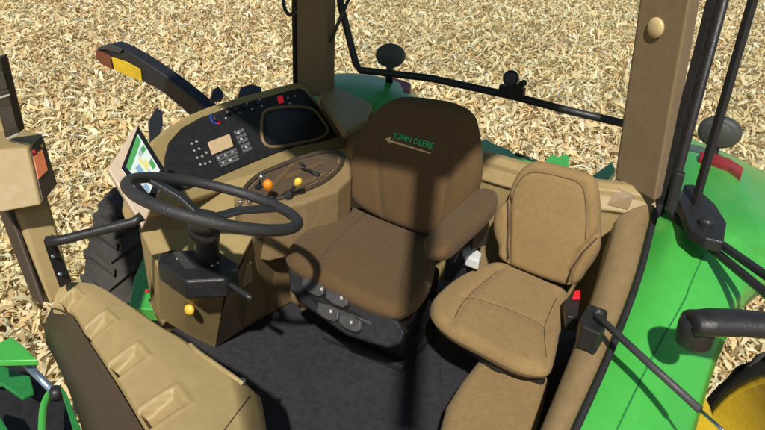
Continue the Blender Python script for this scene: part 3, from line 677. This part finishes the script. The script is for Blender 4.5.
# ------------------------------------------------------------------ fenders
rows = [[(668, 128, .70), (690, 138, .74), (715, 148, .74), (742, 160, .72), (780, 180, .6)],
        [(666, 160, .74), (690, 157, .79), (716, 164, .80), (742, 174, .78), (800, 205, .62)],
        [(659, 205, .70), (690, 203, .77), (730, 215, .78), (765, 228, .75), (812, 245, .60)],
        [(650, 240, .66), (672, 245, .70), (705, 252, .70), (750, 262, .65), (766, 272, .60)],
        [(636, 278, .615), (662, 283, .64), (695, 290, .635), (736, 296, .585), (743, 297, .56)],
        [(609, 348, .515), (645, 353, .53), (675, 354, .52), (712, 352, .475), (718, 350, .45)],
        [(572, 430, .415), (615, 432, .425), (650, 432, .42), (688, 431, .375), (693, 429, .35)],
        [(545, 490, .34), (590, 500, .35), (630, 500, .34), (668, 498, .29), (674, 496, .26)]]
G0 = [[at(*p) for p in r] for r in rows]
def surfgrid(G0, k=8):
    A = [spline(r, k, False) for r in G0]
    cols = [spline([A[i][j] for i in range(len(A))], k, False) for j in range(len(A[0]))]
    return [[cols[j][i] for j in range(len(cols))] for i in range(len(cols[0]))]
def sheet(G, skirt=V((0, 0, -.12))):
    def f(bm):
        W = [[bm.verts.new(p) for p in r] + [bm.verts.new(r[-1] + skirt * .3 + V((.01, 0, 0))), bm.verts.new(r[-1] + skirt)] for r in G]
        for a, b in zip(W, W[1:]):
            for j in range(len(a) - 1): bm.faces.new((a[j], a[j + 1], b[j + 1], b[j]))
    return f
GG = surfgrid(G0)
lf = make('rear_fender', sheet(GG), ROOT, 'green', label='bright green left fender beside the open door')
so2 = lf.modifiers.new('t', 'SOLIDIFY'); so2.thickness = .012; so2.offset = -1
bpy.context.view_layer.update()
lft = surf(lf)
def on_fender(u, v):
    h = lft.ray_cast(CAM, ray(u, v).normalized(), 9); return h[0] if h[0] else at(u, v, .6)
make('panel_seam', tube([on_fender(p.x, p.y) for p in spline([V((u, v, 0)) for u, v in ((703, 256), (690, 286), (684, 301), (662, 340), (640, 382), (616, 432))], 8, False)], .0032, 6), lf, 'green2')
tl = make('tail_lamp', prism([at(u, v, .83) for u, v in ((700, 151), (714, 153), (730, 158), (744, 167), (742, 174), (729, 166), (713, 160), (700, 157))], (0, .0, -.07)), lf, 'redlens', smooth=False, bevel=.008)
# right rear fender
rrows = [[(318, 66, .78), (345, 70, .80), (375, 76, .80), (405, 88, .74)],
         [(322, 80, .80), (350, 84, .83), (385, 88, .82), (418, 98, .74)],
         [(326, 96, .78), (350, 104, .79), (385, 112, .78), (425, 116, .70)],
         [(326, 115, .70), (350, 125, .70), (385, 135, .68), (430, 135, .60)]]
rrows = [[(296, 80, .74), (325, 74.5, .80), (352, 73, .82), (378, 76, .82), (400, 83, .80), (415, 92, .72)],
         [(300, 95, .72), (328, 88, .80), (352, 88, .82), (385, 92, .82), (410, 98, .78), (425, 106, .70)],
         [(305, 112, .66), (330, 105, .74), (352, 110, .76), (385, 112, .76), (415, 118, .72), (432, 124, .64)],
         [(310, 130, .50), (335, 130, .56), (355, 130, .58), (385, 135, .58), (415, 140, .54), (432, 145, .5)]]
rf = make('rear_fender', sheet(surfgrid([[at(*p) for p in r] for r in rrows])), ROOT, 'green', label='shaded green right fender behind the seats')
rf.modifiers.new('t', 'SOLIDIFY').thickness = .012
make('tail_lamp', prism([at(u, v, .80) for u, v in ((388, 76), (403, 80), (411, 83), (410, 90), (404, 92))], (0, .02, -.05)), rf, 'redlens', smooth=False, bevel=.006)
def wlamp(u, v, z, rx, name_par, st):
    c = at(u, v, z); d = (CAM - c); d.z = 0; d.normalize(); w = V((0, 0, 1)).cross(d)
    k_ = make('work_lamp', pad([c + w * rx * math.cos(a) + V((0, 0, 1)) * rx * .8 * math.sin(a) for a in [2 * math.pi * i / 12 for i in range(12)]], d, .09, .03, .012, N=48, back_in=.3), name_par, 'grey')
    make('lamp_stem', tube([c - V((0, 0, rx * .6)) - d * .05, c - V((0, 0, rx * .6 + st)) - d * .05], .022), name_par, 'black')
wlamp(390.5, 57, .98, .088, rf, .12)
wlamp(719, 134, .93, .098, lf, .10)
# green hitch parts behind the deck
hb = make('hitch_bracket', [prism([at(u, v, .62) for u, v in ((478, 141), (486, 138), (494, 143), (510, 149), (516, 154), (531, 158), (540, 163), (538, 175), (478, 160))], (0, 0, -.05)),
                       prism([at(u, v, .66) for u, v in ((546, 158), (552, 153), (558, 156), (566, 152), (570, 156), (569, 168), (546, 168))], (0, 0, -.06)),
                       prism([at(u, v, .62) for u, v in ((565, 168), (590, 176), (613, 160), (616, 170), (600, 190), (566, 180))], (0, 0, -.05))], ROOT, 'green', smooth=False, bevel=.012, label='green bracket pieces behind the rear deck')
make('hose', tube([at(516, 154, .66), at(528, 158, .67), at(540, 163, .65)], .010, 8), hb, 'black')

# ------------------------------------------------------------------ mirror arm, far side indicator arm
ma = make('mirror_arm', tube([at(692, 323, .80), at(694, 323, .80), at(712, 322.5, .80), at(740, 323, .80), at(775, 326, .80), at(850, 333, .80)], [.034, .048, .053, .052, .050, .05], 20, sq=.75), ROOT, 'black', label='thick black arm reaching out over the left fender')
make('pivot', lathe(at(696, 331, .745), (0, 0, 1), [(.050, -.05), (.056, -.04), (.058, .02), (.055, .045), (.03, .055), (0, .055)], 28), ma, 'black')
YA = 2.75
arm_o = [(99, 47), (110.5, 43.5), (123.5, 49), (137, 57), (149.5, 65), (165, 75.5), (179, 86), (194, 98), (206, 108), (212, 116), (206, 122), (190, 116), (183, 110), (164, 94), (152, 86.5), (141, 81), (127, 76), (114, 70.5), (101, 63.5), (94.6, 50.5)]
ia = make('indicator_arm', prism([at(u, v, y=YA) for u, v in arm_o], (0, .09, 0)), ROOT, 'black', smooth=False, bevel=.012, label='black arm with a yellow reflector reaching out over the field')
make('reflector', prism([at(u, v, y=YA - .003) for u, v in ((112, 56.5), (127, 61.5), (141, 69), (142.5, 81), (128, 75.5), (115, 69.5))], (0, -.006, 0)), ia, 'yellow', smooth=False, bevel=.002)
make('indicator_lens', prism([at(u, v, y=YA - .003) for u, v in ((97, 50), (103, 51), (111, 55.5), (113.5, 69), (102, 63.5), (97, 56))], (0, -.012, 0)), ia, 'amber', smooth=False, bevel=.004)
make('arm_cap', prism([at(u, v, y=YA - .001) for u, v in ((100, 46.5), (110.5, 43), (124, 49), (121, 53), (108, 49), (101, 49))], (0, -.014, 0)), ia, 'grey', smooth=False, bevel=.004)

# ------------------------------------------------------------------ wheels
def wheel(cx0, cx1, cy, cz_, R, rr, inner_sign, label, tm, steer=0, mid=False):
    w = cx1 - cx0; xs = [(cx0, rr), (cx0 - .01, rr + .06), (cx0 + .02, R - .10), (cx0 + w * .1, R - .035), (cx0 + w * .5, R - .02), (cx1 - w * .1, R - .035), (cx1 - .02, R - .10), (cx1 + .01, rr + .06), (cx1, rr)]
    n = 96
    def f(bm):
        rings = []
        for x, r in xs: rings.append([V((x, cy + r * math.cos(2 * math.pi * k / n), cz_ + r * math.sin(2 * math.pi * k / n))) for k in range(n)])
        loft(rings, True, False)(bm)
    def lugs(bm):
        L_ = 34
        for s in (0, 1):
            for k in range(L_):
                a0 = 2 * math.pi * (k + s * .5) / L_
                P = []
                for t in (0, .35, .7, 1.0):
                    x = (cx0 + .012 + (w * .5) * t) if s == 0 else (cx1 - .012 - (w * .5) * t)
                    a = a0 + .20 * t; r0 = R - .05 - (.06 * (1 - t) ** 3 if t < .3 else 0); r1 = R + .012 - (.07 if t == 0 else 0)
                    for rad, da in ((r0, -.028), (r1, -.022), (r1, .022), (r0, .028)):
                        P.append(bm.verts.new(V((x, cy + rad * math.cos(a + da), cz_ + rad * math.sin(a + da)))))
                for i in range(3):
                    for j in range(3): bm.faces.new((P[i * 4 + j], P[i * 4 + j + 1], P[i * 4 + 5 + j], P[i * 4 + 4 + j]))
                bm.faces.new(P[0:4]); bm.faces.new(P[12:16])
    TC = V(((cx0 + cx1) / 2 if mid else cx0, cy, cz_)); w_ = make('wheel', turned(f, TC, steer), ROOT, tm, label=label)
    make('tyre_lugs', turned(lugs, TC, steer), w_, tm, smooth=False)
    xi = cx0 if inner_sign < 0 else cx1
    s = 1 if inner_sign < 0 else -1
    pr_ = [(rr + .01, 0), (rr - .015, .0), (rr - .02, .03)]
    make('rim', turned(lathe((xi, cy, cz_), (s, 0, 0), [(rr + .012, -.004), (rr - .03, -.012), (rr - .04, .05), (rr - .09, .06), (rr - .12, .12), (rr * .62, .16), (rr * .58, .10), (rr * .3, .09), (.17, .02), (.13, .0), (0, .0)], 72), TC, steer), w_, 'yellow')
    each('rim_rib', [turned(bar([V((xi + s * .14, cy + r0 * math.cos(a), cz_ + r0 * math.sin(a))), V((xi + s * .075, cy + r1 * math.cos(a), cz_ + r1 * math.sin(a)))], .022, .05, up=(1, 0, 0)), TC, steer) for a in [2 * math.pi * k / 36 for k in range(36)] for r0, r1 in ((rr * .6, rr - .07),)], w_, 'yellow', smooth=False, bevel=.004)
wheel(.97, 1.45, 2.66, -.76, 1.10, .99, -1, 'left wheel with a yellow rim', 'rubber', math.radians(42))
tw = at(120, 206, -.02) + V((-.05, .1, 0))
wheel(tw.x - .21, tw.x + .21, tw.y, -.96, .93, .55, 1, 'right wheel with a dusty lugged tyre', 'dusty', math.radians(36), True)
make('axle_flange', prism([at(u, v, .0) for u, v in ((686, 432), (698, 404), (704, 390), (711, 405), (718, 428), (716, 440))], (0, 0, -.12)), ROOT, 'yellow', smooth=False, bevel=.02)

# ------------------------------------------------------------------ bits in front of the cab at lower left
hd = make('front_linkage', prism([at(u, v, .12) for u, v in ((-30, 352), (0, 342), (11.5, 336.5), (26, 348), (38, 360), (0, 361), (-30, 364))], (0, 0, -.03)), ROOT, 'green', smooth=False, bevel=.006, label='green plate and linkage below the cowl')
make('side_plate', prism([at(u, v, -.25) for u, v in ((-30, 372), (0, 364), (36, 364), (44, 384), (66, 400), (78, 440), (50, 480), (-30, 480))], (0, 0, -.05)), hd, 'black_matt', smooth=False, bevel=.01)
each('brace', [prism([at(u, v, -.12) for u, v in ((-20, 368), (4, 366), (30, 376), (34, 392), (22, 398), (2, 384), (-20, 384))], (0, 0, -.02)), prism([at(u, v, -.1) for u, v in ((-20, 410), (0, 416), (10, 432), (-20, 445))], (0, 0, -.03))], hd, 'green2', smooth=False, bevel=.006)
make('hose', tube(spline([at(u, v, -.08) for u, v in ((52, 390), (46, 400), (43, 412), (42, 436))], 6, False), .016, 10), hd, 'green')
make('strut_rod', tube([at(23, 361, .02), at(53, 391, -.02)], .017, 14), hd, 'bluesteel')
make('rod_end', lathe(at(56, 392, -.02), (0, 0, 1), [(.028, -.03), (.03, 0), (.02, .02), (0, .02)], 14), hd, 'black')
make('edge_panel', prism([at(u, v, .1) for u, v in ((60, 386), (66, 392), (82, 432), (90, 452), (80, 452))], (0, 0, -.03)), hd, 'green2', smooth=False, bevel=.003)
make('side_panel', prism([at(u, v, -.1) for u, v in ((149, 244), (156, 262), (160, 310), (128, 308), (134, 278))], V((-.02, .03, -.1))), ROOT, 'green', smooth=False, bevel=.008, label='green body panel seen past the steering pedestal')

# ------------------------------------------------------------------ field
def soil():
    m = bpy.data.materials.new('harvested_soil'); m.use_nodes = True; nt = m.node_tree; N = nt.nodes; L = nt.links; b = N['Principled BSDF']
    tc = N.new('ShaderNodeTexCoord'); vo = N.new('ShaderNodeTexVoronoi'); vo.inputs['Scale'].default_value = 11; vo.inputs['Randomness'].default_value = 1
    ns = N.new('ShaderNodeTexNoise'); ns.inputs['Scale'].default_value = 5; ns.inputs['Detail'].default_value = 6
    L.new(tc.outputs['Object'], ns.inputs['Vector'])
    mx0 = N.new('ShaderNodeMix'); mx0.data_type = 'VECTOR'; mx0.inputs[0].default_value = .12; L.new(tc.outputs['Object'], mx0.inputs[4]); L.new(ns.outputs['Color'], mx0.inputs[5])
    L.new(mx0.outputs[1], vo.inputs['Vector'])
    cr = N.new('ShaderNodeValToRGB'); e = cr.color_ramp.elements; e[0].position = 0; e[0].color = (.34, .25, .14, 1); e[1].position = 1; e[1].color = (.62, .50, .30, 1)
    k = cr.color_ramp.elements.new(.45); k.color = (.30, .21, .11, 1); k = cr.color_ramp.elements.new(.75); k.color = (.50, .39, .22, 1)
    sx = N.new('ShaderNodeSeparateColor'); L.new(vo.outputs['Color'], sx.inputs[0]); L.new(sx.outputs[0], cr.inputs[0]); L.new(cr.outputs[0], b.inputs['Base Color'])
    b.inputs['Roughness'].default_value = .95
    bp = N.new('ShaderNodeBump'); bp.inputs['Distance'].default_value = .05; L.new(vo.outputs['Distance'], bp.inputs['Height']); L.new(bp.outputs[0], b.inputs['Normal'])
    return m
bm = bmesh.new()
r = 900
vs = [bm.verts.new((x, y, -1.9)) for x, y in ((-r, -r), (r, -r), (r, r), (-r, r))]; bm.faces.new(vs)
gd = link('ground', mesh('ground', bm), None, soil(), smooth=False); gd['kind'] = 'structure'

rng = np.random.default_rng(7)
# straw litter over the part of the field round the tractor
def litter(n, poly_fn, lmin, lmax, wmin, wmax, zmax):
    P = poly_fn(n); n = len(P)
    Ln = rng.uniform(lmin, lmax, n); W = rng.uniform(wmin, wmax, n); yaw = rng.uniform(0, 2 * np.pi, n)
    pit = rng.normal(0, .34, n); roll = rng.normal(0, .45, n); curl = rng.uniform(-1.5, 1.5, n); z0 = rng.uniform(.005, zmax, n)
    K = 5; verts = np.zeros((n, K, 2, 3))
    for k in range(K):
        t = k / (K - 1) - .5
        wk = W * (1 - (2 * abs(t + .08)) ** 1.7 * .88) * .5
        x = Ln * t; z = curl * Ln * (t * t - .08) * 1.1; yb = np.sin(t * 3.4 + curl * 4) * W * .8
        for s, sg in ((0, -1), (1, 1)):
            yy = yb + sg * wk; zz = z + np.abs(sg) * 0 + roll * sg * wk * .8
            X2 = x * np.cos(pit) - zz * np.sin(pit); Z2 = x * np.sin(pit) + zz * np.cos(pit)
            verts[:, k, s, 0] = P[:, 0] + X2 * np.cos(yaw) - yy * np.sin(yaw)
            verts[:, k, s, 1] = P[:, 1] + X2 * np.sin(yaw) + yy * np.cos(yaw)
            verts[:, k, s, 2] = Z2
    zmin = verts[..., 2].reshape(n, -1).min(1)
    verts[..., 2] += (-1.9 + z0 - zmin)[:, None, None]
    base = (np.arange(n) * K * 2)[:, None]
    f = []
    for k in range(K - 1): f.append(np.stack([base[:, 0] + k * 2, base[:, 0] + k * 2 + 1, base[:, 0] + k * 2 + 3, base[:, 0] + k * 2 + 2], 1))
    F = np.stack(f, 1).reshape(-1, 4)
    pal = np.array([(.78, .66, .40), (.84, .76, .54), (.72, .56, .29), (.58, .42, .20), (.52, .37, .19), (.58, .55, .36), (.68, .62, .40), (.66, .40, .18), (.88, .84, .68)])
    ci = rng.choice(len(pal), n, p=(.26, .17, .2, .11, .05, .07, .08, .02, .04)); C = pal[ci] * .88 + np.array([.72, .61, .38]) * .12; C = C * rng.uniform(.86, 1.1, (n, 1)) * np.array([1.13, 1.135, 1.11]) * (1 + .06 * np.sin(P[:, 0] * .9 + np.sin(P[:, 1] * .6) * 2) * np.cos(P[:, 1] * .7 + P[:, 0] * .3))[:, None]; C = np.clip(C, 0, .88)
    return verts.reshape(-1, 3), F, np.repeat(C, K * 2, 0)
# field patch in view, with a wide margin either side
poly = np.array([(-1.2, -1.5), (3.5, 1.5), (7.5, 10), (9, 36), (-8, 36), (-30, 22), (-26, 8), (-9, -1.5)], float)
def inside(P):
    c = np.zeros(len(P), bool)
    for (x0, y0), (x1, y1) in zip(poly, np.roll(poly, -1, 0)):
        with np.errstate(divide='ignore', invalid='ignore'):
            k = ((y0 > P[:, 1]) != (y1 > P[:, 1])) & (P[:, 0] < (x1 - x0) * (P[:, 1] - y0) / (y1 - y0) + x0)
        c ^= k
    return c
def scatter_near(n):
    P = rng.uniform((-12, -2), (5, 11), (n, 2)); return P[inside(P)]
def scatter_far(n):
    P = rng.uniform((-31, -2), (10, 36), (n, 2)); P = P[inside(P)]
    nearb = (P[:, 0] > -12) & (P[:, 1] < 11) & (P[:, 0] < 5)
    return P[~nearb | (rng.random(len(P)) < .3)]
parts = [litter(95000, scatter_near, .09, .28, .020, .058, .11), litter(330000, scatter_far, .15, .36, .030, .076, .12)]
vv = []; ff = []; cc = []; off = 0
for v_, f_, c_ in parts: vv.append(v_); ff.append(f_ + off); cc.append(c_); off += len(v_)
vv = np.concatenate(vv); ff = np.concatenate(ff); cc = np.concatenate(cc)
me = bpy.data.meshes.new('straw_litter')
me.vertices.add(len(vv)); me.vertices.foreach_set('co', vv.ravel().astype(np.float32))
me.loops.add(ff.size); me.loops.foreach_set('vertex_index', ff.ravel().astype(np.int32))
me.polygons.add(len(ff)); me.polygons.foreach_set('loop_start', np.arange(0, ff.size, 4, dtype=np.int32))
me.polygons.foreach_set('use_smooth', np.ones(len(ff), bool))
me.update(calc_edges=True)
ca = me.color_attributes.new('tint', 'FLOAT_COLOR', 'POINT')
ca.data.foreach_set('color', np.concatenate([cc, np.ones((len(cc), 1))], 1).ravel().astype(np.float32))
sm = bpy.data.materials.new('dry_leaf'); sm.use_nodes = True; nt = sm.node_tree; b = nt.nodes['Principled BSDF']
at_ = nt.nodes.new('ShaderNodeAttribute'); at_.attribute_name = 'tint'; nt.links.new(at_.outputs['Color'], b.inputs['Base Color']); b.inputs['Roughness'].default_value = .75
tl_ = nt.nodes.new('ShaderNodeBsdfTranslucent'); nt.links.new(at_.outputs['Color'], tl_.inputs[0]); mxs = nt.nodes.new('ShaderNodeMixShader'); mxs.inputs[0].default_value = .32
nt.links.new(b.outputs[0], mxs.inputs[1]); nt.links.new(tl_.outputs[0], mxs.inputs[2]); nt.links.new(mxs.outputs[0], nt.nodes['Material Output'].inputs[0])
b.inputs['Specular IOR Level'].default_value = .3
me.materials.append(sm)
so3 = bpy.data.objects.new('straw_litter', me); COL.objects.link(so3)
so3['kind'] = 'stuff'; so3['label'] = 'pale dry maize leaves and straw littering the harvested field'; so3['category'] = 'straw'

# ------------------------------------------------------------------ light
sd = V((.27, -.62, .73)).normalized()
sun = bpy.data.lights.new('sun', 'SUN'); sun.energy = 4.8; sun.angle = math.radians(1.6); sun.color = (1, .95, .86)
so = bpy.data.objects.new('sun', sun); COL.objects.link(so); so.rotation_euler = (-sd).to_track_quat('-Z', 'Y').to_euler()
w = bpy.data.worlds.new('World'); S.world = w; w.use_nodes = True; nt = w.node_tree
bg = nt.nodes['Background']; sk = nt.nodes.new('ShaderNodeTexSky'); sk.sky_type = 'NISHITA'; sk.sun_disc = False
sk.sun_elevation = math.asin(sd.z); sk.sun_rotation = math.atan2(sd.x, sd.y)
nt.links.new(sk.outputs[0], bg.inputs[0]); bg.inputs[1].default_value = .07
S.view_settings.view_transform = 'Standard'; S.view_settings.look = 'None'; S.view_settings.gamma = 1; S.view_settings.exposure = 0
S.view_settings.use_curve_mapping = False
S.cycles.max_bounces = 8; S.cycles.transparent_max_bounces = 12
